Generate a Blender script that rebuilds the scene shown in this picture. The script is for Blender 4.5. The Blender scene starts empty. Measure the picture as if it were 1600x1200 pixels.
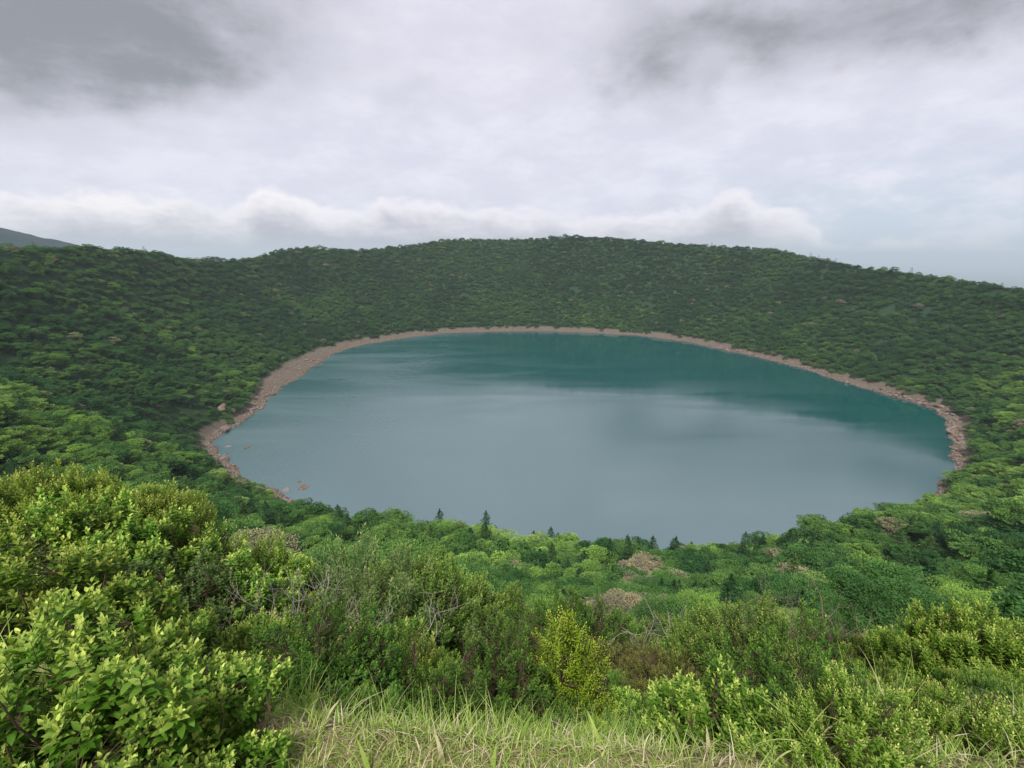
import bpy, math, random
import numpy as np
from mathutils import Vector

# ------------------------------------------------------------------ camera, world, sun, exposure
scene = bpy.context.scene
col = scene.collection
R = math.radians
PITCH = R(15.5)
CAMZ = 130.0
cam_d = bpy.data.cameras.new('camera'); cam_d.sensor_width = 36; cam_d.lens = 16.2
cam_d.clip_start = 0.1; cam_d.clip_end = 250000
cam = bpy.data.objects.new('camera', cam_d); col.objects.link(cam)
cam.location = (0, 0, CAMZ); cam.rotation_euler = (R(90) - PITCH, 0, 0)
scene.camera = cam
scene.view_settings.view_transform = 'Standard'
scene.view_settings.look = 'None'
scene.view_settings.exposure = 0.18
scene.view_settings.gamma = 1.0
scene.view_settings.use_curve_mapping = False
scene.cycles.max_bounces = 6
scene.cycles.diffuse_bounces = 3
scene.cycles.glossy_bounces = 2
scene.cycles.transmission_bounces = 3
scene.cycles.volume_bounces = 0
scene.cycles.use_denoising = True
scene.cycles.sample_clamp_indirect = 4

SUN_EL, SUN_AZ = R(56), R(-162)          # azimuth clockwise from +Y (camera heading)
sun_dir = Vector((math.sin(SUN_AZ) * math.cos(SUN_EL), math.cos(SUN_AZ) * math.cos(SUN_EL), math.sin(SUN_EL)))
sd = bpy.data.lights.new('sun', 'SUN'); sd.energy = 4.2; sd.angle = R(12); sd.color = (1.0, 0.965, 0.9)
sun = bpy.data.objects.new('sun', sd); col.objects.link(sun)
sun.rotation_euler = sun_dir.to_track_quat('Z', 'Y').to_euler(); sun.location = (0, 0, 400)


class NT:
    """small helper for writing node graphs as expressions"""
    def __init__(s, tree): s.t = tree; s.n = tree.nodes; s.l = tree.links
    def new(s, typ, **kw):
        n = s.n.new(typ)
        for k, v in kw.items(): setattr(n, k, v)
        return n
    def put(s, sock, v):
        if isinstance(v, bpy.types.NodeSocket): s.l.new(v, sock)
        else: sock.default_value = v
    def m(s, op, a, b=0.0, c=None, clamp=False):
        n = s.new('ShaderNodeMath', operation=op, use_clamp=clamp)
        s.put(n.inputs[0], a); s.put(n.inputs[1], b)
        if c is not None: s.put(n.inputs[2], c)
        return n.outputs[0]
    def mix(s, f, a, b, blend='MIX'):
        n = s.new('ShaderNodeMix', data_type='RGBA', blend_type=blend)
        s.put(n.inputs[0], f); s.put(n.inputs[6], a); s.put(n.inputs[7], b)
        return n.outputs[2]
    def noise(s, vec, scale, detail=4, rough=0.55, dist=0.0):
        n = s.new('ShaderNodeTexNoise'); s.l.new(vec, n.inputs['Vector'])
        n.inputs['Scale'].default_value = scale; n.inputs['Detail'].default_value = detail
        n.inputs['Roughness'].default_value = rough; n.inputs['Distortion'].default_value = dist
        return n
    def ramp(s, f, stops, interp='LINEAR'):
        n = s.new('ShaderNodeValToRGB'); s.put(n.inputs[0], f); cr = n.color_ramp; cr.interpolation = interp
        while len(cr.elements) < len(stops): cr.elements.new(0.5)
        for e, (p, c) in zip(cr.elements, stops): e.position = p; e.color = (c[0], c[1], c[2], 1)
        return n.outputs[0]
    def step(s, v, lo, hi):
        n = s.new('ShaderNodeMapRange', interpolation_type='SMOOTHSTEP')
        s.put(n.inputs[0], v); s.put(n.inputs[1], lo); s.put(n.inputs[2], hi)
        return n.outputs[0]
    def comb(s, x, y, z=0.0):
        n = s.new('ShaderNodeCombineXYZ'); s.put(n.inputs[0], x); s.put(n.inputs[1], y); s.put(n.inputs[2], z)
        return n.outputs[0]


def c4(c): return (c[0], c[1], c[2], 1.0)


world = bpy.data.worlds.new('World'); scene.world = world; world.use_nodes = True
W = NT(world.node_tree); W.n.clear()
tc = W.new('ShaderNodeTexCoord')
sp = W.new('ShaderNodeSeparateXYZ'); W.l.new(tc.outputs['Generated'], sp.inputs[0])
az0 = W.m('ARCTAN2', sp.outputs[0], sp.outputs[1])
el0 = W.m('ARCSINE', sp.outputs[2])
# soft domain warp so no cloud edge is a clean curve
wn = W.noise(W.comb(W.m('MULTIPLY', az0, 3.0), W.m('MULTIPLY', el0, 5.0), 3.3), 1.6, 7, 0.6)
wsp = W.new('ShaderNodeSeparateColor'); W.l.new(wn.outputs['Color'], wsp.inputs[0])
az = W.m('ADD', az0, W.m('MULTIPLY', W.m('SUBTRACT', wsp.outputs[0], 0.5), 0.34))
el = W.m('ADD', el0, W.m('MULTIPLY', W.m('SUBTRACT', wsp.outputs[1], 0.5), 0.17))


def blob(a, e, sa, se, amp=1.0, x=None, y=None):
    dx = W.m('DIVIDE', W.m('SUBTRACT', x or az, a), sa); dy = W.m('DIVIDE', W.m('SUBTRACT', y or el, e), se)
    d = W.m('ADD', W.m('MULTIPLY', dx, dx), W.m('MULTIPLY', dy, dy))
    return W.m('MULTIPLY', W.m('EXPONENT', W.m('MULTIPLY', d, -1.0)), amp)


def addall(L):
    o = L[0]
    for q in L[1:]: o = W.m('ADD', o, q)
    return o


fine = W.noise(W.comb(W.m('MULTIPLY', az0, 4.0), W.m('MULTIPLY', el0, 9.0), 1.7), 2.2, 8, 0.62).outputs['Fac']
dark = addall([blob(-0.72, 0.30, 0.24, 0.085, 1.0), blob(-0.52, 0.33, 0.22, 0.075, 0.75),
               blob(-0.95, 0.30, 0.25, 0.14, 0.8), blob(-0.42, 0.43, 0.22, 0.06, 0.6),
               blob(0.235, 0.285, 0.10, 0.06, 0.85), blob(0.40, 0.375, 0.24, 0.07, 0.6),
               blob(0.72, 0.325, 0.24, 0.05, 0.55), blob(0.55, 0.37, 0.5, 0.085, 0.45), blob(0.95, 0.33, 0.25, 0.08, 0.8),
               blob(-0.19, 0.285, 0.07, 0.03, 0.28), blob(0.36, 0.27, 0.03, 0.028, 0.25)])
gen = W.noise(W.comb(W.m('MULTIPLY', az0, 1.6), W.m('MULTIPLY', el0, 3.0), 9.0), 1.5, 6, 0.55).outputs['Fac']
high = W.m('MULTIPLY', W.step(el0, 0.42, 0.62), W.step(gen, 0.42, 0.66))
dark = W.m('ADD', dark, W.m('MULTIPLY', high, 0.6))
dark = W.m('MULTIPLY', dark, W.m('ADD', 0.30, W.m('MULTIPLY', fine, 1.3)))
dark = W.step(dark, -0.05, 1.5)
basec = W.mix(W.m('MULTIPLY', W.step(az0, 0.0, 0.75), W.step(el0, 0.26, 0.02)), c4((0.70, 0.685, 0.79)), c4((0.54, 0.62, 0.72)))
basec = W.mix(W.step(fine, 0.35, 0.7), basec, c4((0.80, 0.785, 0.875)))
basec = W.mix(W.m('MULTIPLY', W.step(az0, .35, .65), W.step(el0, .05, -.005)), basec, c4((0.44, 0.52, 0.62)))
cloudc = W.mix(dark, basec, c4((0.27, 0.275, 0.30)))
# low cumulus bank
fc = W.new('ShaderNodeFloatCurve')
cu = fc.mapping.curves[0]
AZT = [(-1.6, .10), (-1.0, .095), (-.763, .088), (-.70, .10), (-.64, .094), (-.593, .095), (-.555, .08), (-.5, .09), (-.445, .118),
       (-.39, .105), (-.33, .088), (-.27, .1), (-.205, .108), (-.1, .10), (.06, .09), (.2, .078), (.3, .082), (.37, .095), (.425, .112),
       (.46, .092), (.52, .08), (.56, .05), (.62, .018), (.66, .028), (.72, .018), (1.6, .02)]
while len(cu.points) < len(AZT): cu.points.new(0.5, 0.5)
for p_, (a_, t_) in zip(cu.points, AZT): p_.location = ((a_ + 1.6) / 3.2, t_ * 5)
fc.mapping.update()
W.put(fc.inputs['Value'], W.m('DIVIDE', W.m('ADD', az0, 1.6), 3.2, clamp=True))
T = W.m('DIVIDE', fc.outputs[0], 5.0)
bil = W.noise(W.comb(W.m('MULTIPLY', az0, 10.0), W.m('MULTIPLY', el0, 18.0), 4.2), 1.7, 7, 0.6, 0.4).outputs['Fac']
hgt_in = W.m('ADD', W.m('SUBTRACT', T, el0), W.m('MULTIPLY', W.m('SUBTRACT', bil, 0.5), 0.07))
cmask = W.m('MULTIPLY', W.step(hgt_in, -0.008, 0.016), W.m('ADD', 0.75, W.m('MULTIPLY', fine, 0.6)), clamp=True)
shade = W.step(W.m('ADD', hgt_in, W.m('MULTIPLY', W.m('SUBTRACT', fine, 0.5), 0.09)), 0.0, 0.085)
cumc = W.mix(shade, W.mix(W.step(az0, -.55, -.2), c4((1.0, 0.95, 0.96)), c4((0.92, 0.87, 0.92))), c4((0.42, 0.405, 0.47)))
cloudc = W.mix(W.m('MULTIPLY', cmask, 0.95), cloudc, cumc)
cloudc = W.mix(W.step(el0, 0.0, -0.05), cloudc, c4((0.42, 0.46, 0.5)))
skyt = W.new('ShaderNodeTexSky', sky_type='NISHITA', sun_disc=False, sun_elevation=SUN_EL, sun_rotation=SUN_AZ, altitude=1400)
b1 = W.new('ShaderNodeBackground'); W.l.new(skyt.outputs[0], b1.inputs[0]); b1.inputs[1].default_value = 0.1
b2 = W.new('ShaderNodeBackground'); W.put(b2.inputs[0], cloudc); b2.inputs[1].default_value = 1.0
mx = W.new('ShaderNodeMixShader'); mx.inputs[0].default_value = 0.94
W.l.new(b1.outputs[0], mx.inputs[1]); W.l.new(b2.outputs[0], mx.inputs[2])
wo = W.new('ShaderNodeOutputWorld'); W.l.new(mx.outputs[0], wo.inputs[0])
try: world.cycles.sampling_method = 'MANUAL'; world.cycles.sample_map_resolution = 512
except Exception: pass

# ------------------------------------------------------------------ helpers
rng = np.random.default_rng(11)
random.seed(4)


def material(name):
    m = bpy.data.materials.new(name); m.use_nodes = True
    t = NT(m.node_tree); t.n.clear()
    return m, t


def out(t, shader, disp=None):
    o = t.new('ShaderNodeOutputMaterial'); t.l.new(shader, o.inputs[0])
    return o


def principled(t, base, rough=0.7, spec=0.3, **kw):
    p = t.new('ShaderNodeBsdfPrincipled'); t.put(p.inputs['Base Color'], base); t.put(p.inputs['Roughness'], rough)
    t.put(p.inputs['Specular IOR Level'], spec)
    for k, v in kw.items(): t.put(p.inputs[k], v)
    return p


def raw_mesh(name, V, faces_flat, counts, attr=None, smooth=False):
    """V (n,3); faces_flat vertex indices; counts loops per face"""
    me = bpy.data.meshes.new(name)
    V = np.asarray(V, np.float32); F = np.asarray(faces_flat, np.int32); K = np.asarray(counts, np.int32)
    me.vertices.add(len(V)); me.vertices.foreach_set('co', V.ravel())
    me.loops.add(len(F)); me.loops.foreach_set('vertex_index', F)
    st = np.zeros(len(K), np.int32); st[1:] = np.cumsum(K)[:-1]
    me.polygons.add(len(K)); me.polygons.foreach_set('loop_start', st); me.polygons.foreach_set('loop_total', K)
    me.update(calc_edges=True)
    if attr is not None:
        a = me.attributes.new('leafvar', 'FLOAT', 'POINT'); a.data.foreach_set('value', np.asarray(attr, np.float32))
    if smooth:
        me.polygons.foreach_set('use_smooth', np.ones(len(K), bool))
    return me


def norm(v): return v / np.maximum(np.linalg.norm(v, axis=-1, keepdims=True), 1e-9)


# leaf outlines: local x along the leaf, y across, z up
LEAF = {
    'broad': ([(0, 0, 0), (.34, -.5, .07), (.34, 0, 0), (.34, .5, .07), (.7, -.36, .03), (.7, 0, -.04), (.7, .36, .03), (1, 0, -.13)],
              [(0, 1, 2), (0, 2, 3), (1, 4, 5, 2), (2, 5, 6, 3), (4, 7, 5), (5, 7, 6)]),
    'blade': ([(0, 0, 0), (.45, -.5, .05), (.45, .5, .05), (.45, 0, 0), (1, 0, -.12)],
              [(0, 1, 3), (0, 3, 2), (1, 4, 3), (3, 4, 2)]),
    'card': ([(0, 0, 0), (.5, -.5, .06), (1, 0, -.05), (.5, .5, .06)], [(0, 1, 2), (0, 2, 3)]),
}


def leaves(O, D, N, L, Wd, var, kind):
    """many leaves as arrays: origin, direction, up normal, length, width"""
    tv, tf = LEAF[kind]; tv = np.array(tv, float)
    D = norm(D); S = norm(np.cross(N, D)); Nn = np.cross(D, S)
    n = len(O); k = len(tv)
    V = (O[:, None, :] + (L[:, None] * tv[None, :, 0])[..., None] * D[:, None, :]
         + (Wd[:, None] * tv[None, :, 1])[..., None] * S[:, None, :]
         + (L[:, None] * tv[None, :, 2])[..., None] * Nn[:, None, :])
    flat = np.concatenate([np.array(f) for f in tf]); cnt = np.array([len(f) for f in tf])
    F = (flat[None, :] + (np.arange(n) * k)[:, None]).ravel()
    return V.reshape(-1, 3), F, np.tile(cnt, n), np.repeat(var, k)


class Tubes:
    def __init__(s, sides=4): s.V = []; s.F = []; s.n = 0; s.k = sides
    def add(s, pts, radii):
        pts = np.asarray(pts, float); k = s.k
        T = np.gradient(pts, axis=0); T = norm(T)
        ref = np.array([0.31, 0.95, 0.12]); A = norm(np.cross(T, ref)); B = np.cross(T, A)
        ang = np.arange(k) * 2 * np.pi / k
        ring = (np.cos(ang)[None, :, None] * A[:, None, :] + np.sin(ang)[None, :, None] * B[:, None, :]) * np.asarray(radii)[:, None, None]
        s.V.append((pts[:, None, :] + ring).reshape(-1, 3))
        for i in range(len(pts) - 1):
            for j in range(k):
                a = s.n + i * k + j; b = s.n + i * k + (j + 1) % k
                s.F.append((a, b, b + k, a + k))
        s.n += len(pts) * k
    def mesh(s, name):
        V = np.concatenate(s.V); F = np.array(s.F).ravel()
        return raw_mesh(name, V, F, np.full(len(s.F), 4), smooth=True)


def curve_pts(a, b, bend, n=5, r=None):
    a = np.array(a, float); b = np.array(b, float); t = np.linspace(0, 1, n)[:, None]
    mid = bend
    return a * (1 - t) + b * t + np.asarray(mid)[None, :] * (4 * t * (1 - t))


def vnoise(x, y, seed=0):
    xi = np.floor(x).astype(np.int64); yi = np.floor(y).astype(np.int64); fx = x - xi; fy = y - yi
    fx = fx * fx * (3 - 2 * fx); fy = fy * fy * (3 - 2 * fy)
    def h(a, b):
        v = (a * 374761393 + b * 668265263 + seed * 974711) & 0xFFFFFFFF
        v = ((v ^ (v >> 13)) * 1274126177) & 0xFFFFFFFF
        return ((v ^ (v >> 16)) & 0xFFFF) / 65535.0
    return (h(xi, yi) * (1 - fx) + h(xi + 1, yi) * fx) * (1 - fy) + (h(xi, yi + 1) * (1 - fx) + h(xi + 1, yi + 1) * fx) * fy


def fbm(x, y, o=4, seed=0):
    s = 0; a = 1; tot = 0
    for i in range(o):
        s = s + a * vnoise(x * 2 ** i + 17.3 * i, y * 2 ** i - 9.1 * i, seed + i); tot += a; a *= 0.5
    return s / tot * 2 - 1


# ------------------------------------------------------------------ terrain
CX, CY = 10.0, 520.0
PH = np.array([-174.3, -164.4, -158.1, -149.9, -141.9, -137.4, -130.7, -125.7, -116.5, -104.6, -96.4, -87.2, -78.1, -67.6, -57.6, -50.7,
               -46.4, -41.7, -33.8, -27.5, -20.5, -15.9, -8.5, 5.9, 22.2, 41.0, 50.7, 64.1, 85.4, 100.7, 113.6, 131.0, 141.4, 153.3, 170.6])
RS = np.array([246, 254, 260, 266, 291, 308, 311, 314, 317, 335, 346, 353, 356, 356, 360, 366, 367, 369, 374, 377, 388, 369, 348, 334, 322, 329,
               326, 310, 302, 299, 305, 293, 291, 282, 253.])


def per(ph, xs, ys):
    return np.interp(ph, np.concatenate([xs - 360, xs, xs + 360]), np.tile(ys, 3))


def r_shore(ph):
    w = 0.9 * np.sin(np.radians(ph) * 23) + 0.8 * np.sin(np.radians(ph) * 41 + 1) + 0.6 * np.sin(np.radians(ph) * 87 + 2)
    return per(ph, PH, RS) + w * 1.3


def rimS(ph):
    s = per(ph, np.array([-180, -135, -91.1, -45, 0, 45, 90, 135.]), np.array([175, 170, 0, 155, 165, 205, 235, 200.]))
    # exact at the camera: it stands 2 m inside the crest
    sc = math.hypot(CX, CY) - float(r_shore(np.array([-91.1]))[0]) + 2.0
    s2 = per(ph, np.array([-180, -135, -91.1, -45, 0, 45, 90, 135.]), np.array([175, 170, sc, 155, 165, 205, 235, 200.]))
    return s2


def beachW(ph):
    return per(ph, np.array([-180, -172, -160, -140, -110, -90, -60, -40, -25, -10, 20, 45, 70, 90, 120, 140, 155, 170.]),
               np.array([33, 28, 14, 8, 5, 4, 4, 6, 10, 12, 11, 11, 12, 13, 15, 18, 24, 31.]))


SKY_AZ = np.array([-.817, -.778, -.728, -.674, -.633, -.604, -.562, -.492, -.458, -.403, -.31, -.21, -.132, -.053, .04, .132, .209, .333, .436, .5,
                   .571, .628, .68, .736, .781, .828])
SKY_EL = np.array([.013, .015, .017, .014, .008, -.003, -.004, -.002, .012, .019, .013, .023, .035, .035, .036, .041, .037, .025, .018, .014,
                   -.003, -.015, -.022, -.029, -.035, -.043])
_ph = np.arange(-180, 180, 1.0)
_rr = r_shore(_ph) + rimS(_ph)
_rx = CX + _rr * np.cos(np.radians(_ph)); _ry = CY + _rr * np.sin(np.radians(_ph))
_az = np.arctan2(_rx, _ry); _D = np.hypot(_rx, _ry)
_H = np.full(len(_ph), np.nan)
ok = (np.abs(_az) < 0.83) & (_ry > 150)
_H[ok] = CAMZ + _D[ok] * np.tan(np.interp(_az[ok], SKY_AZ, SKY_EL)) - 4.2
_i91 = int(np.argmin(np.abs(_ph + 91)))
_H[_i91 - 4:_i91 + 5] = 127.9
good = ~np.isnan(_H)
_H = per(_ph, _ph[good], _H[good])


def rimH(ph): return per(ph, _ph, _H)


FR_Y = np.array([0, 1.6, 2.2, 3.0, 5.0, 8, 12, 20, 40, 60, 90, 120, 145, 160.]) / 160
FR_D = np.array([0, .12, 1.1, 2.3, 4.2, 7.0, 10.7, 18.7, 37.5, 53, 68.5, 84, 102, 124.]) / 124
FR_S = np.array([0, .12, 1.1, 2.3, 4.2, 7.0, 10.7, 18.7, 38.5, 56, 75, 94.5, 112, 124.]) / 124


def height(x, y):
    x = np.asarray(x, float); y = np.asarray(y, float)
    dx, dy = x - CX, y - CY
    r = np.hypot(dx, dy); ph = np.degrees(np.arctan2(dy, dx)); dc = np.hypot(x, y)
    s = r - r_shore(ph); S = rimS(ph); H = rimH(ph); wb = beachW(ph); hb = wb * 0.23
    t = (s - wb) / (S - 2.0 - wb)
    cw_ = np.exp(-((ph + 80) / 21.0) ** 4)
    inner = hb + (H - hb) * (1 - cw_ * np.interp(1 - t, FR_Y, FR_D) - (1 - cw_) * np.interp(1 - t, FR_Y, FR_S))
    win = np.sin(np.pi * np.clip(t, 0, 1)) * np.clip((dc - 25) / 90, 0, 1)
    inner = inner + win * (17 * fbm(x / 95, y / 95, 3, 5) + 3.0 * fbm(x / 26, y / 26, 3, 9))
    # gullies running down the slope
    inner = inner - win * 11 * np.clip(fbm(ph / 9.0, s / 160.0, 2, 31), 0, 1)
    beach = np.where(s > 0, s * 0.23, s * 0.35) + 0.25 * fbm(x / 3, y / 3, 2, 3) * np.clip(s / 4, 0, 1)
    beach = np.maximum(beach, -14)
    o = s - S
    outer = H + 0.4 * (1 - np.exp(-np.maximum(o + 2, 0) / 4)) - np.maximum(o, 0) * 0.42 + np.clip(o / 80, 0, 1) * 40 * fbm(x / 400, y / 400, 4, 77)
    z = np.where(s < wb, beach, np.where(o < -2, inner, outer))
    plain = -600 + 14 * fbm(x / 3000, y / 3000, 3, 8)
    z = np.where(o > 0, np.maximum(z, plain), z)
    # neighbouring mountains beyond the rim
    for (ma, md, mh, ms) in MOUNT:
        mxx, myy = md * math.sin(ma), md * math.cos(ma)
        q = np.hypot(x - mxx, y - myy)
        hh = mh - ms * np.hypot(q, 220) - 600 + 26 * fbm(x / 260, y / 260, 5, 4) + 7 * fbm(x / 45, y / 45, 2, 14)
        z = np.where(o > 150, np.maximum(z, hh), z)
    # low shoulder of the crest to the left of the viewpoint
    z = z + 1.95 * np.exp(-((x + 6.5) / 4.0) ** 2 - ((y - 6.4) / 2.3) ** 2) + 0.3 * np.exp(-((x - 6.0) / 4.0) ** 2 - ((y - 5.0) / 3.0) ** 2)
    return z


MOUNT = [(-1.0, 2600, 962, .28), (-0.46, 4200, 790, .22), (1.9, 5000, 850, .25)]

ang = np.concatenate([np.arange(-56, 56.01, 0.32), np.arange(60, 300, 4.0)])
ringr = list(0.25 * 1.055 ** np.arange(102))
while ringr[-1] < 1150: ringr.append(ringr[-1] + (3.5 if ringr[-1] < 1050 else 6))
while ringr[-1] < 3600: ringr.append(ringr[-1] * 1.013)
while ringr[-1] < 82000: ringr.append(ringr[-1] * 1.07)
ringr = np.array(ringr); na, nr = len(ang), len(ringr)
AA, RR = np.meshgrid(np.radians(ang), ringr, indexing='ij')
TX = (RR * np.sin(AA)).ravel(); TY = (RR * np.cos(AA)).ravel()
TV = np.stack([TX, TY, height(TX, TY)], 1)
TV = np.vstack([TV, [[0, 0, float(height(0, 0))]]])
ii, jj = np.meshgrid(np.arange(na), np.arange(nr - 1), indexing='ij'); i2 = (ii + 1) % na
quads = np.stack([ii * nr + jj, ii * nr + jj + 1, i2 * nr + jj + 1, i2 * nr + jj], -1).reshape(-1, 4)
i0 = np.arange(na); tris = np.stack([np.full(na, na * nr), i0 * nr, ((i0 + 1) % na) * nr], -1)
ter = raw_mesh('ground', TV, np.concatenate([quads.ravel(), tris.ravel()]), np.concatenate([np.full(len(quads), 4), np.full(na, 3)]), smooth=True)

m_ground, t = material('crater_soil')
geo = t.new('ShaderNodeNewGeometry'); P = geo.outputs['Position']
gs = t.new('ShaderNodeSeparateXYZ'); t.l.new(P, gs.inputs[0])
n1 = t.noise(P, 0.9, 6, 0.6); n2 = t.noise(P, 0.12, 5, 0.6); n3 = t.noise(P, 0.02, 8, 0.75); n4 = t.noise(P, 3.0, 5, 0.7)
soil = t.mix(n1.outputs[0], c4((0.014, 0.034, 0.014)), c4((0.028, 0.055, 0.020)))
grav = t.ramp(n4.outputs[0], [(0.30, (0.030, 0.025, 0.019)), (0.48, (0.100, 0.083, 0.060)), (0.70, (0.190, 0.163, 0.125))])
grav = t.mix(t.step(n2.outputs[0], 0.40, 0.68), grav, c4((0.125, 0.103, 0.080)))
grav = t.mix(t.step(t.m('ADD', gs.outputs[2], t.m('MULTIPLY', n2.outputs[0], 0.8)), 0.95, 0.5), grav, c4((0.07, 0.052, 0.042)))
bmask = t.step(t.m('ADD', gs.outputs[2], t.m('MULTIPLY', n2.outputs[0], 3.0)), 9.5, 7.0)
colr = t.mix(bmask, soil, grav)
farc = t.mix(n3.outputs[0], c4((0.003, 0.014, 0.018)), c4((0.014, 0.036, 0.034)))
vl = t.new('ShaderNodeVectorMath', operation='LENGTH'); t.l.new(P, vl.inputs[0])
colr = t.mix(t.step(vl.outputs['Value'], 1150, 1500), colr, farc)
v2 = t.new('ShaderNodeVectorMath', operation='LENGTH'); t.l.new(t.comb(gs.outputs[0], gs.outputs[1], 0.0), v2.inputs[0])
litter = t.mix(n4.outputs[0], c4((0.10, 0.095, 0.035)), c4((0.27, 0.23, 0.12)))
colr = t.mix(t.m('MULTIPLY', t.step(v2.outputs['Value'], 26.0, 14.0), t.step(gs.outputs[1], 3.2, 2.2)), colr, litter)
bp = t.new('ShaderNodeBump'); bp.inputs['Strength'].default_value = 0.7; bp.inputs['Distance'].default_value = 0.25
t.l.new(n4.outputs[0], bp.inputs['Height'])
pr = principled(t, colr, 0.95, 0.1); t.l.new(bp.outputs[0], pr.inputs['Normal'])
out(t, pr.outputs[0])
ter.materials.append(m_ground)
o = bpy.data.objects.new('ground', ter); col.objects.link(o); o['kind'] = 'structure'

# ------------------------------------------------------------------ water
m_water, t = material('lake_water')
geo = t.new('ShaderNodeNewGeometry'); P = geo.outputs['Position']
mp = t.new('ShaderNodeMapping'); t.l.new(P, mp.inputs[0]); mp.inputs['Scale'].default_value = (1.0, 2.2, 1)
w1 = t.noise(mp.outputs[0], 0.9, 3, 0.55); mp2 = t.new('ShaderNodeMapping'); t.l.new(P, mp2.inputs[0]); mp2.inputs['Scale'].default_value = (.35, 1.5, 1); mp2.inputs['Rotation'].default_value = (0, 0, .25); w2 = t.noise(mp2.outputs[0], 0.014, 6, 0.6, 0.8); w3 = t.noise(mp.outputs[0], 0.006, 5, 0.6, 1.2)
bp = t.new('ShaderNodeBump'); bp.inputs['Distance'].default_value = 0.1
t.put(bp.inputs['Strength'], t.m('MULTIPLY', t.step(w2.outputs[0], 0.3, 0.7), 0.18))
t.l.new(w1.outputs[0], bp.inputs['Height'])
ps_ = t.new('ShaderNodeSeparateXYZ'); t.l.new(P, ps_.inputs[0])
ruf = t.m('MULTIPLY', t.step(t.m('ADD', ps_.outputs[0], t.m('MULTIPLY', w3.outputs[0], 160.0)), 110.0, -120.0), t.m('ADD', .55, t.m('MULTIPLY', w2.outputs[0], .9)))   # wind-ruffled western water
deep = t.mix(w3.outputs[0], c4((0.0005, 0.055, 0.056)), c4((0.001, 0.068, 0.070)))
pr = principled(t, deep, t.m('ADD', 0.07, t.m('ADD', t.m('MULTIPLY', t.step(w2.outputs[0], .35, .65), 0.10), t.m('MULTIPLY', ruf, 0.20))), 0.5); pr.inputs['IOR'].default_value = 3.2
t.l.new(bp.outputs[0], pr.inputs['Normal'])
out(t, pr.outputs[0])
wp = np.arange(-180, 180, 1.5)
wr = r_shore(wp) + 8
WV = [(CX, CY, 0)] + [(CX + r_ * math.cos(R(a_)), CY + r_ * math.sin(R(a_)), 0) for a_, r_ in zip(wp, wr)]
nw = len(wp)
wm = raw_mesh('lake_water', WV, np.array([(0, 1 + i, 1 + (i + 1) % nw) for i in range(nw)]).ravel(), np.full(nw, 3))
wm.materials.append(m_water)
o = bpy.data.objects.new('lake_water', wm); col.objects.link(o); o['kind'] = 'structure'


# ------------------------------------------------------------------ foliage materials
def leaf_shader(t, c, rough=0.5, spec=0.35, transl=0.28):
    p = principled(t, c, rough, spec)
    tr = t.new('ShaderNodeBsdfTranslucent')
    hs = t.new('ShaderNodeHueSaturation'); hs.inputs['Saturation'].default_value = 1.15; hs.inputs['Value'].default_value = 1.3
    t.put(hs.inputs['Color'], c); t.l.new(hs.outputs[0], tr.inputs[0])
    mx = t.new('ShaderNodeMixShader'); mx.inputs[0].default_value = transl
    t.l.new(p.outputs[0], mx.inputs[1]); t.l.new(tr.outputs[0], mx.inputs[2])
    out(t, mx.outputs[0])


def leafvar(t):
    a = t.new('ShaderNodeAttribute'); a.attribute_name = 'leafvar'; return a.outputs['Fac']


def tone(t):
    a = t.new('ShaderNodeAttribute'); a.attribute_type = 'INSTANCER'; a.attribute_name = 'tone'; return a.outputs['Fac']


def tree_leaf_mat(name, stops, k=1.05):
    m, t = material(name)
    base = t.ramp(tone(t), stops)
    v = leafvar(t)
    c = t.mix(1.0, base, t.ramp(v, [(0, (.55 * k, .6 * k, .6 * k)), (0.6, (1.48, 1.52, 1.45)), (1, (2.4, 2.3, 1.65))]), 'MULTIPLY')
    leaf_shader(t, c, 0.7, 0.08, 0.25)
    return m


M_CROWN = tree_leaf_mat('broadleaf_crown', [(0.0, (.022, .064, .022)), (0.3, (.045, .104, .029)), (0.55, (.077, .145, .036)), (0.72, (.13, .215, .045)),
                                            (0.85, (.16, .245, .065)), (0.92, (.150, .165, .085)), (1.0, (.210, .165, .125))])
M_FIR = tree_leaf_mat('fir_needles', [(0, (.014, .046, .020)), (0.6, (.030, .072, .020)), (1, (.065, .110, .030))])


def bark_mat(name, c1, c2):
    m, t = material(name)
    tcn = t.new('ShaderNodeTexCoord'); mp = t.new('ShaderNodeMapping'); t.l.new(tcn.outputs['Object'], mp.inputs[0]); mp.inputs['Scale'].default_value = (12, 12, 3)
    n = t.noise(mp.outputs[0], 1.5, 5, 0.65)
    p = principled(t, t.mix(n.outputs[0], c4(c1), c4(c2)), 0.9, 0.15)
    bp = t.new('ShaderNodeBump'); bp.inputs['Strength'].default_value = 0.5; bp.inputs['Distance'].default_value = 0.02
    t.l.new(n.outputs[0], bp.inputs['Height']); t.l.new(bp.outputs[0], p.inputs['Normal'])
    out(t, p.outputs[0]); return m


M_BARK = bark_mat('dark_bark', (.05, .038, .028), (.12, .095, .075))
M_TWIG = bark_mat('shrub_stem', (.05, .032, .022), (.12, .08, .055))
M_DEAD = bark_mat('bleached_wood', (.24, .20, .17), (.46, .41, .36))
M_PINK = bark_mat('pinkish_brown_twigs', (.16, .105, .085), (.30, .21, .17))


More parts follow.
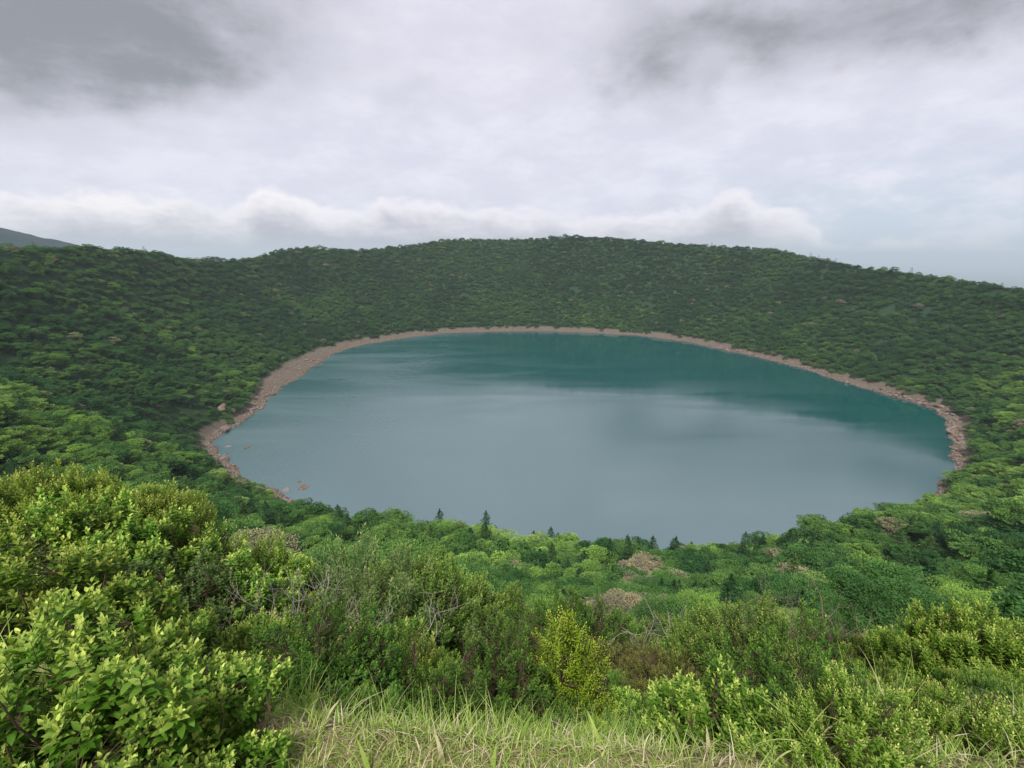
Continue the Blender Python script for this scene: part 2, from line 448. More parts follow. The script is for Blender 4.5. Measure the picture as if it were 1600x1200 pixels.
def shrub_mat(name, old, young, rough=0.45, spec=0.4, transl=0.3):
    m, t = material(name)
    v = leafvar(t)
    mid = tuple(0.5 * (a + b) for a, b in zip(old, young))
    oi = t.new('ShaderNodeObjectInfo')
    c = t.ramp(v, [(0, tuple(q * 0.6 for q in old)), (0.4, old), (0.8, mid), (1.0, young)])
    hs = t.new('ShaderNodeHueSaturation'); t.put(hs.inputs['Color'], c)
    t.put(hs.inputs['Hue'], t.m('ADD', 0.488, t.m('MULTIPLY', oi.outputs['Random'], 0.024)))
    t.put(hs.inputs['Value'], t.m('ADD', 0.85, t.m('MULTIPLY', oi.outputs['Random'], 0.3)))
    leaf_shader(t, hs.outputs[0], rough + .12, spec * .4, transl); return m


# ------------------------------------------------------------------ crown builders
def clump_crown(seed, rx, h, lobes, per_lobe, leaf, flat=0.35, kind='card'):
    """crown of many flattened leaf clumps spread through a domed volume"""
    g = np.random.default_rng(seed)
    O = []; D = []; N = []; Vv = []
    tips = []
    for i in range(lobes):
        a = g.uniform(0, 2 * np.pi); q = math.sqrt(g.uniform(0, 1)); r = q * rx * g.uniform(.8, 1.1)
        top = h * (0.55 + 0.45 * math.sqrt(max(0, 1 - q * q * 0.95)))
        zc = top - g.choice([0.0, 0.0, 0.25, 0.5]) * h * g.uniform(.3, .7) - g.uniform(0, .08) * h
        c = np.array([r * math.cos(a), r * math.sin(a), zc]); lr = rx * g.uniform(.17, .37); lz = lr * g.uniform(flat * .8, flat * 1.5)
        tips.append(c)
        d = norm(g.normal(size=(per_lobe, 3))); d[:, 2] = np.abs(d[:, 2]) * np.where(g.uniform(size=per_lobe) < .8, 1, -.5)
        rad = g.uniform(.65, 1.05, per_lobe)[:, None]
        p = c + d * rad * np.array([lr, lr, lz])
        O.append(p)
        out_ = d * np.array([1, 1, .5]) + g.normal(size=(per_lobe, 3)) * .45; out_[:, 2] -= .1
        D.append(out_); nn = d * .6 + np.array([0, 0, 1.0]) + g.normal(size=(per_lobe, 3)) * .35; N.append(nn)
        base = g.uniform(.25, .75)
        Vv.append(np.clip(base + g.normal(size=per_lobe) * .15, 0, 1))
    O = np.concatenate(O); D = np.concatenate(D); N = np.concatenate(N); Vv = np.concatenate(Vv)
    L = leaf * g.uniform(.7, 1.3, len(O))
    return leaves(O, D, N, L, L * .62, Vv, kind), np.array(tips)


def broad_trunk(seed, tips, h, rad=0.11):
    g = np.random.default_rng(seed); tb = Tubes(5)
    fork = np.array([g.uniform(-.2, .2), g.uniform(-.2, .2), h * .38])
    tb.add(curve_pts((0, 0, -.8), fork, (g.uniform(-.1, .1), .05, 0), 4), np.linspace(rad * 1.3, rad, 4))
    for c in tips[:16]:
        b = c - np.array([0, 0, .12]); bend = np.array([0, 0, -.12 * h]) * g.uniform(.3, 1) * np.array([1, 1, 1])
        tb.add(curve_pts(fork, b, bend, 5), np.linspace(rad * .55, rad * .12, 5))
    return tb


def fir_crown(seed, h, rx, tiers, per, leaf):
    g = np.random.default_rng(seed); O = []; D = []; N = []; Vv = []; boughs = []
    for i in range(tiers):
        f = (i + .5) / tiers; z = h * (.22 + .78 * f); rr = rx * (1 - f) ** .75 * g.uniform(.75, 1.1) + .12
        nb = max(4, int(7 * (1 - f * .5))); a0 = g.uniform(0, 6.28)
        for b in range(nb):
            a = a0 + b * 2 * np.pi / nb + g.uniform(-.25, .25); L = rr * g.uniform(.42, 1.2)
            dirv = np.array([math.cos(a), math.sin(a), 0]); side = np.array([-math.sin(a), math.cos(a), 0])
            boughs.append((z, dirv * L + np.array([0, 0, z + .06 * L]), ))
            n = int(per * (.4 + L / rx)); t_ = g.uniform(.15, 1, n) ** .8; w = (g.uniform(-1, 1, n)) * (.36 * L * np.sin(np.clip(t_, 0, 1) * 2.6) + .05)
            p = dirv * (t_ * L)[:, None] + side * w[:, None]; p[:, 2] = z + t_ * L * .10 - np.abs(w) * .25 + g.normal(size=n) * .035
            O.append(p); dd = dirv + side * np.sign(w)[:, None] * .7 + g.normal(size=(n, 3)) * .2; dd[:, 2] += .05
            D.append(dd); N.append(np.array([0, 0, 1.]) + g.normal(size=(n, 3)) * .3); Vv.append(np.clip(g.uniform(.2, .6) + .3 * t_ + g.normal(size=n) * .08, 0, 1))
    # leader
    n = 50; p = np.zeros((n, 3)); p[:, 2] = h * g.uniform(.93, 1.05, n); O.append(p); dd = g.normal(size=(n, 3)) * .6; dd[:, 2] += .7
    D.append(dd); N.append(g.normal(size=(n, 3)) + np.array([0, 0, .6])); Vv.append(g.uniform(.4, .9, n))
    O = np.concatenate(O); D = np.concatenate(D); N = np.concatenate(N); Vv = np.concatenate(Vv); L = leaf * g.uniform(.7, 1.3, len(O))
    return leaves(O, D, N, L, L * .5, Vv, 'card'), boughs


def shoot_shrub(seed, rx, ry, h, shoots, pairs, leaf, wr, spread=1.0, droop=0.1, inner=0.35, kind='broad', lump=0.2, shoot_len=.3, whorl=2, upright=.8, cone=0.0, stems=9):
    """stems fork into shoots, every shoot carries pairs or whorls of leaves, the young ones at its tip"""
    g = np.random.default_rng(seed)
    d = norm(g.normal(size=(shoots * 2, 3)) * np.array([1, 1, .9])); d = d[d[:, 2] > -.12][:shoots]
    n = len(d)
    a = np.arctan2(d[:, 1], d[:, 0])
    lum = 1 + lump * .6 * np.sin(a * 3 + g.uniform(0, 6)) * np.cos(d[:, 2] * 5 + g.uniform(0, 6)) + lump * .25 * np.sin(a * 7 + d[:, 2] * 9 + g.uniform(0, 6))
    rad = np.where(g.uniform(size=n) < inner, g.uniform(.45, .85, n), g.uniform(.88, 1.06, n)) * lum
    # shoots gather in billows with gaps between them
    nc = max(10, int(26 * lump / .2)) if not cone else 14
    cd = norm(g.normal(size=(nc, 3)) * np.array([1, 1, .8])); cd[:, 2] = np.abs(cd[:, 2]) * .9 + .02; cd = norm(cd)
    near = np.argmax(d @ cd.T, axis=1); dot = np.clip((d * cd[near]).sum(1), -1, 1); sep = np.arccos(dot)
    d = norm(d * .68 + cd[near] * .32)
    rad = rad * (1.04 - .28 * np.clip(sep / .55, 0, 1) ** 1.5) * g.uniform(.86, 1.08, nc)[near]
    tip = d * rad[:, None] * np.array([rx, ry, h * .66]); tip[:, 2] += h * .28
    if cone: 
        k_ = 1 - cone * np.clip(tip[:, 2] / h, 0, 1); tip[:, 0] *= k_; tip[:, 1] *= k_; tip[:, 2] *= 1 + .25 * cone * d[:, 2]
    ax = norm(d * (1 - upright * .6) + np.array([0, 0, upright]) + g.normal(size=(n, 3)) * .22)
    O = []; D = []; N = []; Ls = []; Vv = []
    sv = np.clip(g.normal(.5, .2, n), 0, 1)
    for k in range(pairs):
        f = k / max(pairs - 1, 1)           # 0 lowest, 1 tip
        for w in range(whorl):
            th = 2 * np.pi * w / whorl + k * (np.pi / whorl if whorl < 3 else 1.1) + g.uniform(-.3, .3, n)
            ref = norm(np.cross(ax, np.array([.3, .2, .93]) + g.normal(size=(n, 3)) * .01)); bi = np.cross(ax, ref)
            side = ref * np.cos(th + sv * 20)[:, None] + bi * np.sin(th + sv * 20)[:, None]
            open_ = (1.25 - .85 * f) * spread
            dd = side * np.sin(open_) + ax * np.cos(open_); dd[:, 2] -= droop * (1.2 - f); dd += g.normal(size=(n, 3)) * .1
            O.append(tip - ax * (shoot_len * (1 - f))[..., None] if np.ndim(f) else tip - ax * shoot_len * (1 - f))
            D.append(dd); N.append(ax * .8 + np.array([0, 0, .6]) - dd * .2)
            Ls.append(leaf * (1.0 - .45 * f) * g.uniform(.75, 1.2, n)); Vv.append(np.clip(.15 + .55 * f + .45 * (sv - .5) + .12 * (tip[:, 2] / h) + g.normal(size=n) * .08, 0, 1))
    O = np.concatenate(O); D = np.concatenate(D); N = np.concatenate(N); L = np.concatenate(Ls); Vv = np.concatenate(Vv)
    F = leaves(O, D, N, L, L * wr, Vv, kind)
    tb = Tubes(3)
    nodes = []
    for i in range(stems):
        aa = g.uniform(0, 6.28); q = math.sqrt(g.uniform(0.02, .8)); e = np.array([q * rx * math.cos(aa), q * ry * math.sin(aa), h * (.92 - .5 * q * q)])
        if cone: e[:2] *= 1 - cone * e[2] / h
        p = curve_pts((e[0] * .12, e[1] * .12, -.3), e, (e[0] * .08, e[1] * .08, -.0), 7); p[1:-1] += g.normal(size=(5, 3)) * .03 * rx
        tb.add(p, np.linspace(.012 + .009 * h, .006, 7)); nodes.append(p)
    nodes = np.concatenate(nodes)
    base = tip - ax * shoot_len * 1.1
    for i in range(n):
        if g.uniform() < .5: continue
        low = nodes[nodes[:, 2] < base[i, 2] + .05]; 
        if len(low) == 0: low = nodes[:2]
        j = low[np.argmin(((low - base[i]) ** 2).sum(1) + .2 * (low[:, 2] - base[i, 2] + .35) ** 2)]
        tb.add(np.array([j, (j + base[i]) / 2 + g.normal(size=3) * .03, base[i], tip[i]]), [.005, .0045, .004, .0025])
    return F, tb


def twig_bush(seed, rx, h, stems, depth, r0=.018, wig=.16, spread=1.0):
    """leafless branching twigs"""
    g = np.random.default_rng(seed); tb = Tubes(3)
    def grow(p, d, L, r, k):
        pts = [p]; dd = d.copy()
        for i in range(4):
            dd = dd + g.normal(size=3) * wig; dd[2] += .03; dd /= np.linalg.norm(dd); pts.append(pts[-1] + dd * L / 4)
        tb.add(np.array(pts), np.linspace(r, r * .55, 5))
        if k > 0:
            for q in range(g.integers(2, 5)):
                s_ = pts[g.integers(2, 5)]; nd = dd + g.normal(size=3) * .55; nd[2] += .1; nd /= np.linalg.norm(nd)
                grow(s_, nd, L * g.uniform(.5, .8), r * .55, k - 1)
    for i in range(stems):
        a = g.uniform(0, 6.28); d = np.array([math.cos(a) * spread * g.uniform(.2, 1), math.sin(a) * spread * g.uniform(.2, 1), 1.0]); d /= np.linalg.norm(d)
        grow(np.array([math.cos(a), math.sin(a), -.4]) * np.array([.12 * rx, .12 * rx, 1]), d, h * .5, r0, depth)
    return tb


def build(name, meshdata, mat):
    V, F, K, A = meshdata
    me = raw_mesh(name, V, F, K, A); me.materials.append(mat); return me


# ------------------------------------------------------------------ prototypes: [(part name, mesh)]
CROWNS = []; PROTO = {}
for i, (rx, h, lb, pl, lf, fl) in enumerate([(3.2, 5.2, 32, 190, .25, .34), (2.7, 5.4, 26, 190, .23, .40), (3.7, 4.8, 38, 190, .26, .28), (2.3, 4.6, 22, 190, .22, .42), (3.0, 6.2, 32, 190, .24, .38)]):
    md, tips = clump_crown(100 + i, rx, h, lb, pl, lf, fl)
    me = build('crown', md, M_CROWN); tk = broad_trunk(200 + i, tips, h).mesh('trunk'); tk.materials.append(M_BARK)
    PROTO['broad', i] = [('crown', me), ('trunk', tk)]
for i, (rx, h, lb, pl, lf, fl) in enumerate([(3.2, 5.0, 40, 560, .115, .32), (2.8, 5.4, 34, 560, .105, .38), (3.6, 4.6, 46, 560, .12, .28)]):
    md, tips = clump_crown(150 + i, rx, h, lb, pl, lf, fl)
    me = build('crown', md, M_CROWN); tk = broad_trunk(250 + i, tips, h).mesh('trunk'); tk.materials.append(M_BARK)
    PROTO['broadfine', i] = [('crown', me), ('trunk', tk)]
for i, (h, rx, ti, pe, lf) in enumerate([(6.5, 2.4, 11, 34, .30), (7.6, 2.1, 14, 30, .28), (5.4, 2.7, 9, 40, .30)]):
    md, bo = fir_crown(300 + i, h, rx, ti, pe, lf); me = build('crown', md, M_FIR)
    tb = Tubes(5); tb.add(np.array([(0, 0, -.8), (.03, 0, h * .5), (0, 0, h)]), [.15, .1, .02])
    for z_, e_ in bo: tb.add(np.array([(0, 0, z_ - .05), e_ * .6 + np.array([0, 0, .4 * z_]), e_]), [.03, .02, .008])
    tk = tb.mesh('trunk'); tk.materials.append(M_BARK)
    PROTO['fir', i] = [('crown', me), ('trunk', tk)]
for i in range(2):
    tk = twig_bush(400 + i, 2.2, 4.6, 8, 4, .045, .18, 1.0).mesh('branches'); tk.materials.append(M_PINK)
    PROTO['bare', i] = [('branches', tk)]

SP = {  # species: material, builder arguments
    'hyd': (shrub_mat('bright_broad_leaves', (.085, .20, .016), (.66, .75, .18)), dict(rx=1.25, ry=1.1, h=1.9, shoots=950, pairs=5, leaf=.115, wr=.50, droop=.18, shoot_len=.19, kind='broad')),
    'hyb': (shrub_mat('fresh_yellow_green_leaves', (.12, .23, .016), (.70, .74, .22)), dict(rx=1.0, ry=1.0, h=1.6, shoots=760, pairs=6, leaf=.080, wr=.40, droop=.05, shoot_len=.2, kind='broad', upright=1.0)),
    'dull': (shrub_mat('matte_grey_green_leaves', (.075, .125, .036), (.24, .31, .11), .7, .2), dict(rx=.95, ry=.9, h=1.6, shoots=900, pairs=3, leaf=.075, wr=.58, droop=.1, shoot_len=.09, whorl=3, kind='broad', lump=.3)),
    'narrow': (shrub_mat('narrow_drooping_leaves', (.075, .14, .032), (.38, .46, .16)), dict(rx=1.7, ry=1.6, h=3.2, shoots=900, pairs=6, leaf=.18, wr=.21, droop=.55, shoot_len=.3, kind='blade', lump=.25)),
    'round': (shrub_mat('pale_round_leaves', (.09, .18, .030), (.40, .54, .12), .6, .25), dict(rx=2.0, ry=1.8, h=3.3, shoots=1900, pairs=6, leaf=.11, wr=.6, droop=.05, shoot_len=.34, kind='card', lump=.22)),
    'small': (shrub_mat('small_dark_green_leaves', (.055, .135, .018), (.23, .37, .055)), dict(rx=1.3, ry=1.2, h=2.0, shoots=1500, pairs=5, leaf=.070, wr=.48, droop=.0, shoot_len=.12, kind='card', lump=.28)),
    'azalea': (shrub_mat('olive_and_rust_leaves', (.13, .15, .032), (.44, .36, .14), .6, .25), dict(rx=1.0, ry=.9, h=1.5, shoots=1300, pairs=6, leaf=.046, wr=.4, droop=.0, shoot_len=.10, kind='card', upright=1.0, lump=.28)),
    'feather': (shrub_mat('yellow_feathery_leaves', (.20, .30, .02), (.74, .82, .12), .55, .25, .4), dict(rx=.65, ry=.6, h=1.7, shoots=520, pairs=9, leaf=.040, wr=.35, droop=.1, shoot_len=.2, kind='card', cone=.6, lump=.15)),
    'olive': (shrub_mat('olive_lance_leaves', (.095, .185, .012), (.58, .66, .15)), dict(rx=1.7, ry=1.5, h=2.2, shoots=1700, pairs=7, leaf=.12, wr=.38, droop=.12, shoot_len=.28, kind='blade', upright=.9, lump=.25)),
}
for k, (mt, kw) in SP.items():
    for v in range(2):
        F, tb = shoot_shrub(500 + 7 * v + len(k) * 31 + ord(k[0]), **kw)
        me = build('foliage', F, mt); st = tb.mesh('stems'); st.materials.append(M_TWIG)
        PROTO[k, v] = [('foliage', me), ('stems', st)]
for v in range(2):
    a = twig_bush(700 + v, 1.0, 2.0, 12, 3, .017, .2, .9).mesh('branches'); a.materials.append(M_DEAD); PROTO['dead', v] = [('branches', a)]
a = twig_bush(710, 1.0, 3.3, 3, 3, .028, .2, .8).mesh('branches'); a.materials.append(M_DEAD); PROTO['snag', 0] = [('branches', a)]
a = twig_bush(716, 1.0, 3.6, 2, 3, .028, .16, .6).mesh('branches'); a.materials.append(M_DEAD); PROTO['snag', 1] = [('branches', a)]


def place(kind, v, name, loc, scale, rz, label, cat, group=None, tn=None, sz=1.0):
    e = bpy.data.objects.new(name, None); col.objects.link(e)
    e.empty_display_size = .3
    e.location = loc; e.rotation_euler = (0, 0, rz); e.scale = (scale, scale, scale * sz)
    e['label'] = label; e['category'] = cat
    if group: e['group'] = group
    for pn, me in PROTO[kind, v]:
        c = bpy.data.objects.new(pn, me); col.objects.link(c); c.parent = e
        if tn is not None: c['tone'] = float(tn)
    return e


def ground_z(x, y): return float(height(np.array([x]), np.array([y]))[0])


_cp, _sp = math.cos(PITCH), math.sin(PITCH)
def project(x, y, z):
    """where a world point falls in the photograph (1600 px wide); used to choose which trees become individuals"""
    zz = z - CAMZ; dep = y * _cp - zz * _sp; up = y * _sp + zz * _cp
    return 800 + 720 * x / dep, 600 - 720 * up / dep, dep


def polar(az_px, d):
    """ground point d metres out in the compass direction of a picture column"""
    a = math.atan((az_px - 800) / 720 / 0.90)
    return d * math.sin(a), d * math.cos(a)

# ------------------------------------------------------------------ forest
sp_ = 5.2
gx, gy = np.meshgrid(np.arange(-640, 660, sp_), np.arange(-60, 1180, sp_)); gx = gx.ravel() + (np.arange(gx.size) // gx.shape[1] % 2) * sp_ / 2; gy = gy.ravel()
gx = gx + rng.uniform(-2.1, 2.1, gx.size); gy = gy + rng.uniform(-2.1, 2.1, gx.size)
# a tighter stand of smaller trees close below the viewpoint
hx, hy = np.meshgrid(np.arange(-75, 75, 3.5), np.arange(6, 75, 3.5)); hx = hx.ravel() + rng.uniform(-1.1, 1.1, hx.size); hy = hy.ravel() + rng.uniform(-1.1, 1.1, hx.size)
kg = np.hypot(gx, gy) > 62; kh = (np.hypot(hx, hy) <= 62)
px_ = np.concatenate([gx[kg], hx[kh]]); py_ = np.concatenate([gy[kg], hy[kh]]); dcam = np.hypot(px_, py_)
azc = np.arctan2(px_, py_)
dd_ = np.hypot(px_ - CX, py_ - CY); pp_ = np.degrees(np.arctan2(py_ - CY, px_ - CX)); ss_ = dd_ - r_shore(pp_)
SCARS = [(452, 560, 14), (440, 590, 9), (120, 905, 11), (-285, 560, 10), (-90, 900, 10), (250, 850, 9)]
keep = (ss_ > beachW(pp_) + 2.0 + 5 * fbm(px_ / 14, py_ / 14, 2, 61)) & (rng.uniform(size=px_.size) > .05) & (ss_ < rimS(pp_) + 10) & (np.abs(azc) < R(60)) & (dcam > 12.5)
for sx0, sy0, sr0 in SCARS: keep &= np.hypot((px_ - sx0) / 1.0, (py_ - sy0) / .6) > sr0 * (1 + .4 * fbm(px_ / 7, py_ / 7, 2, 5))
px_, py_, dcam, ss_, azc = px_[keep], py_[keep], dcam[keep], ss_[keep], azc[keep]
pz_ = height(px_, py_) - 0.3 - np.clip((dcam - 120) / 100, 0, 1) * 1.3
crest_ = ss_ > rimS(np.degrees(np.arctan2(py_ - CY, px_ - CX))) - 14
pz_ = pz_ - 1.2 * crest_ * (dcam > 150)
n_ = len(px_)
close = np.clip((dcam - 20) / 50, 0, 1)
scl = (0.56 + 0.70 * close - .14 * np.clip((dcam - 250) / 200, 0, 1)) * rng.uniform(.72, 1.28, n_) * np.where(rng.uniform(size=n_) < .12, 1.3, 1)
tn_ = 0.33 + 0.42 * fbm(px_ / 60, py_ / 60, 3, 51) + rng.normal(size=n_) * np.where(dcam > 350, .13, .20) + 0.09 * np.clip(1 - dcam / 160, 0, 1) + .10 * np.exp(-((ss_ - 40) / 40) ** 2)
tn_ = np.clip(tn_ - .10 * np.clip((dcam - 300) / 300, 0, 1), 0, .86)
u_ = rng.uniform(size=n_)
brown = u_ < (0.012 + .03 * (dcam < 330)); tn_[brown] = rng.uniform(.92, 1, brown.sum())
v_ = rng.uniform(size=n_)
firp = np.where(dcam < 210, .25, np.where((px_ < -150) & (dcam < 480), .13, .04)) * np.where(dcam < 32, .3, 1)
isfir = v_ < firp
isbare = (~isfir) & (v_ > .975) & (dcam < 260)
tn_[isfir] = np.clip(rng.normal(.4, .28, isfir.sum()), 0, 1)
rot_ = rng.uniform(0, 6.283, n_)
kind_ = np.where(isfir, 5 + rng.integers(0, 3, n_), np.where(isbare, 8 + rng.integers(0, 2, n_), rng.integers(0, 5, n_)))
scl = np.where(isfir, (.62 + .68 * close) * rng.uniform(.7, 1.25, n_), scl)
scl = np.where(isbare, scl * .85, scl)
scl = np.where((ss_ < 34) & (dcam < 420) & (px_ < -50), np.minimum(scl, .85), scl)
# individuals: for each kind, the ones that stand largest in the picture
dep_ = py_ * _cp - (pz_ + 3 - CAMZ) * _sp; sx_ = 800 + 720 * px_ / np.maximum(dep_, 1); up_ = py_ * _sp + (pz_ + 3 - CAMZ) * _cp; sy_ = 600 - 720 * up_ / np.maximum(dep_, 1)
inview = (sx_ > -20) & (sx_ < 1620) & (sy_ < 1220)
size_ = scl / np.maximum(dep_, 1) * inview
indiv = np.zeros(n_, bool)
for sel, cap in ((~isfir & ~isbare, 300), (isfir, 300), (isbare, 300)):
    ids = np.where(sel & inview)[0]; ids = ids[np.argsort(-size_[ids])][:cap]; indiv[ids] = True
TREE_NAMES = {0: 'broadleaf_tree', 1: 'fir_tree', 2: 'bare_tree'}


def colour_word(k, tn):
    if k == 1: return 'blackish green' if tn < .3 else 'dark green' if tn < .65 else 'olive green'
    if k == 2: return 'pinkish leafless'
    return ('deep green' if tn < .3 else 'mid green' if tn < .5 else 'olive green' if tn < .68 else 'bright green' if tn < .9 else 'grey brown')


def zone_words(x, d, s):
    if s < 22: a = 'on the near shoreline'
    elif d < 45: a = 'just below the foreground shrubs'
    elif d < 65: a = 'high on the near slope'
    elif d < 85: a = 'midway down the near slope'
    elif d < 110: a = 'low on the near slope'
    elif d < 150: a = 'close above the near shore'
    else: a = 'on the slope above the beach'
    names = ['far left', 'left', 'centre left', 'centre', 'centre right', 'right', 'far right']
    return a, names[int(np.clip((x + 50) // 243, 0, 6))]


ORD = ['leftmost', 'second', 'third', 'fourth', 'fifth', 'sixth', 'seventh', 'eighth', 'ninth', 'tenth', 'eleventh', 'twelfth']
todo = []
for i in np.where(indiv)[0]:
    k = 1 if isfir[i] else 2 if isbare[i] else 0
    cw = colour_word(k, tn_[i]); a, b = zone_words(sx_[i], dcam[i], ss_[i])
    big = 'large' if scl[i] > (1.1 if k == 0 else 1.05) else 'small' if scl[i] < .75 else 'medium'
    noun = {0: 'broadleaf tree', 1: 'fir tree', 2: 'tree'}[k]
    todo.append((f'{big} {cw} {noun} {a}, {b}', f'{noun}s {a}' if k < 2 else f'leafless trees {a}', i, k))
byl = {}
for lab, grp, i, k in sorted(todo, key=lambda q: sx_[q[2]]): byl.setdefault(lab, []).append(i)
for lab, grp, i, k in todo:
    mates = byl[lab]
    if len(mates) > 1:
        r_ = mates.index(i); n2 = len(mates)
        lab += ', ' + ('leftmost' if r_ == 0 else 'rightmost' if r_ == n2 - 1 else ORD[min(r_, 11)] + ' from left')
    kk = int(kind_[i]); pk = ('broad', kk) if kk < 5 else ('fir', kk - 5) if kk < 8 else ('bare', kk - 8)
    if pk[0] == 'broad' and dcam[i] < 75: pk = ('broadfine', kk % 3)     # small leaves where they can be seen
    place(pk[0], pk[1], TREE_NAMES[k], (px_[i], py_[i], pz_[i]), scl[i], rot_[i], lab, {0: 'tree', 1: 'fir tree', 2: 'bare tree'}[k],
          grp, tn_[i], rng.uniform(.85, 1.15))
for fx, fy, sc_, tn2, lab in ((-26.5, 150, 1.05, .2, 'dark conical fir tree rising against the water, left one of the near shore pair'),
                         (-9.5, 150, 1.0, .35, 'slim fir tree rising against the water, right one of the near shore pair'),
                         (55, 135, 1.25, .25, 'largest dark fir tree against the water right of centre'),
                         (49, 140, .95, .3, 'lower dark fir tree leaning beside the largest one against the water'),
                         (43, 150, .8, .3, 'small fir tree tip against the water right of centre'),
                         (88, 118, 1.15, .45, 'ragged olive fir tree against the water at the right of the near shore'),
                         (76, 128, .8, .3, 'short dark fir tree against the water, left of the ragged olive fir tree'),
                         (97, 122, .8, .5, 'small olive fir tree on the right of the ragged one against the water')):
    place('fir', 1 if .98 < sc_ < 1.1 else 2 if sc_ > 1.1 else 0, 'fir_tree', (fx, fy, ground_z(fx, fy) - .3), sc_ * 1.7, fx, lab, 'fir tree', None, tn2, 1.15)

# the rest of the wood, one mass: points carry kind, turn, size and tone
rest = np.where(~indiv)[0]
pm = bpy.data.meshes.new('forest'); pm.vertices.add(len(rest))
pm.vertices.foreach_set('co', np.stack([px_[rest], py_[rest], pz_[rest]], 1).astype(np.float32).ravel())
for nm, typ, val in (('idx', 'INT', kind_[rest].astype(np.int32)), ('turn', 'FLOAT', rot_[rest].astype(np.float32)),
                     ('size', 'FLOAT', scl[rest].astype(np.float32)), ('tone', 'FLOAT', tn_[rest].astype(np.float32))):
    at = pm.attributes.new(nm, typ, 'POINT'); at.data.foreach_set('value', val)


def scatter_object(name, mesh, sources, label, cat):
    ob = bpy.data.objects.new(name, mesh); col.objects.link(ob); ob['kind'] = 'stuff'; ob['label'] = label; ob['category'] = cat
    ng = bpy.data.node_groups.new(name, 'GeometryNodeTree')
    ng.interface.new_socket('Geometry', in_out='INPUT', socket_type='NodeSocketGeometry')
    ng.interface.new_socket('Geometry', in_out='OUTPUT', socket_type='NodeSocketGeometry')
    N_ = ng.nodes; L_ = ng.links
    gi = N_.new('NodeGroupInput'); go = N_.new('NodeGroupOutput')
    iop = N_.new('GeometryNodeInstanceOnPoints'); L_.new(gi.outputs[0], iop.inputs['Points'])
    join = N_.new('GeometryNodeJoinGeometry')
    for so in reversed(sources):
        oi = N_.new('GeometryNodeObjectInfo'); oi.inputs['Object'].default_value = so; oi.inputs['As Instance'].default_value = True
        L_.new(oi.outputs['Geometry'], join.inputs[0])
    L_.new(join.outputs[0], iop.inputs['Instance']); iop.inputs['Pick Instance'].default_value = True
    def attr(nm, typ):
        a_ = N_.new('GeometryNodeInputNamedAttribute'); a_.data_type = typ; a_.inputs['Name'].default_value = nm; return a_.outputs['Attribute']
    L_.new(attr('idx', 'INT'), iop.inputs['Instance Index'])
    cx = N_.new('ShaderNodeCombineXYZ'); L_.new(attr('turn', 'FLOAT'), cx.inputs[2])
    e2r = N_.new('FunctionNodeEulerToRotation'); L_.new(cx.outputs[0], e2r.inputs[0]); L_.new(e2r.outputs[0], iop.inputs['Rotation'])
    L_.new(attr('size', 'FLOAT'), iop.inputs['Scale'])
    L_.new(iop.outputs[0], go.inputs[0])
    md = ob.modifiers.new('scatter', 'NODES'); md.node_group = ng
    return ob


def first_using(me):
    for ob in col.objects:
        if ob.data is me: return ob
    return None


srcs = []
for pk in [('broad', i) for i in range(5)] + [('fir', i) for i in range(3)] + [('bare', i) for i in range(2)]:
    me = PROTO[pk][0][1]
    ob = next((q for q in bpy.data.objects if q.data == me), None)
    assert ob is not None, pk
    if ob is None: ob = next(q for q in bpy.data.objects if q.data == PROTO['bare', 0][0][1])
    srcs.append(ob)
scatter_object('forest', pm, srcs, 'dense green forest covering the crater walls all round the lake', 'forest')
print('TREES', n_, 'individual', int(indiv.sum()), 'bare', int((indiv & isbare).sum()), 'fir', int((indiv & isfir).sum()))

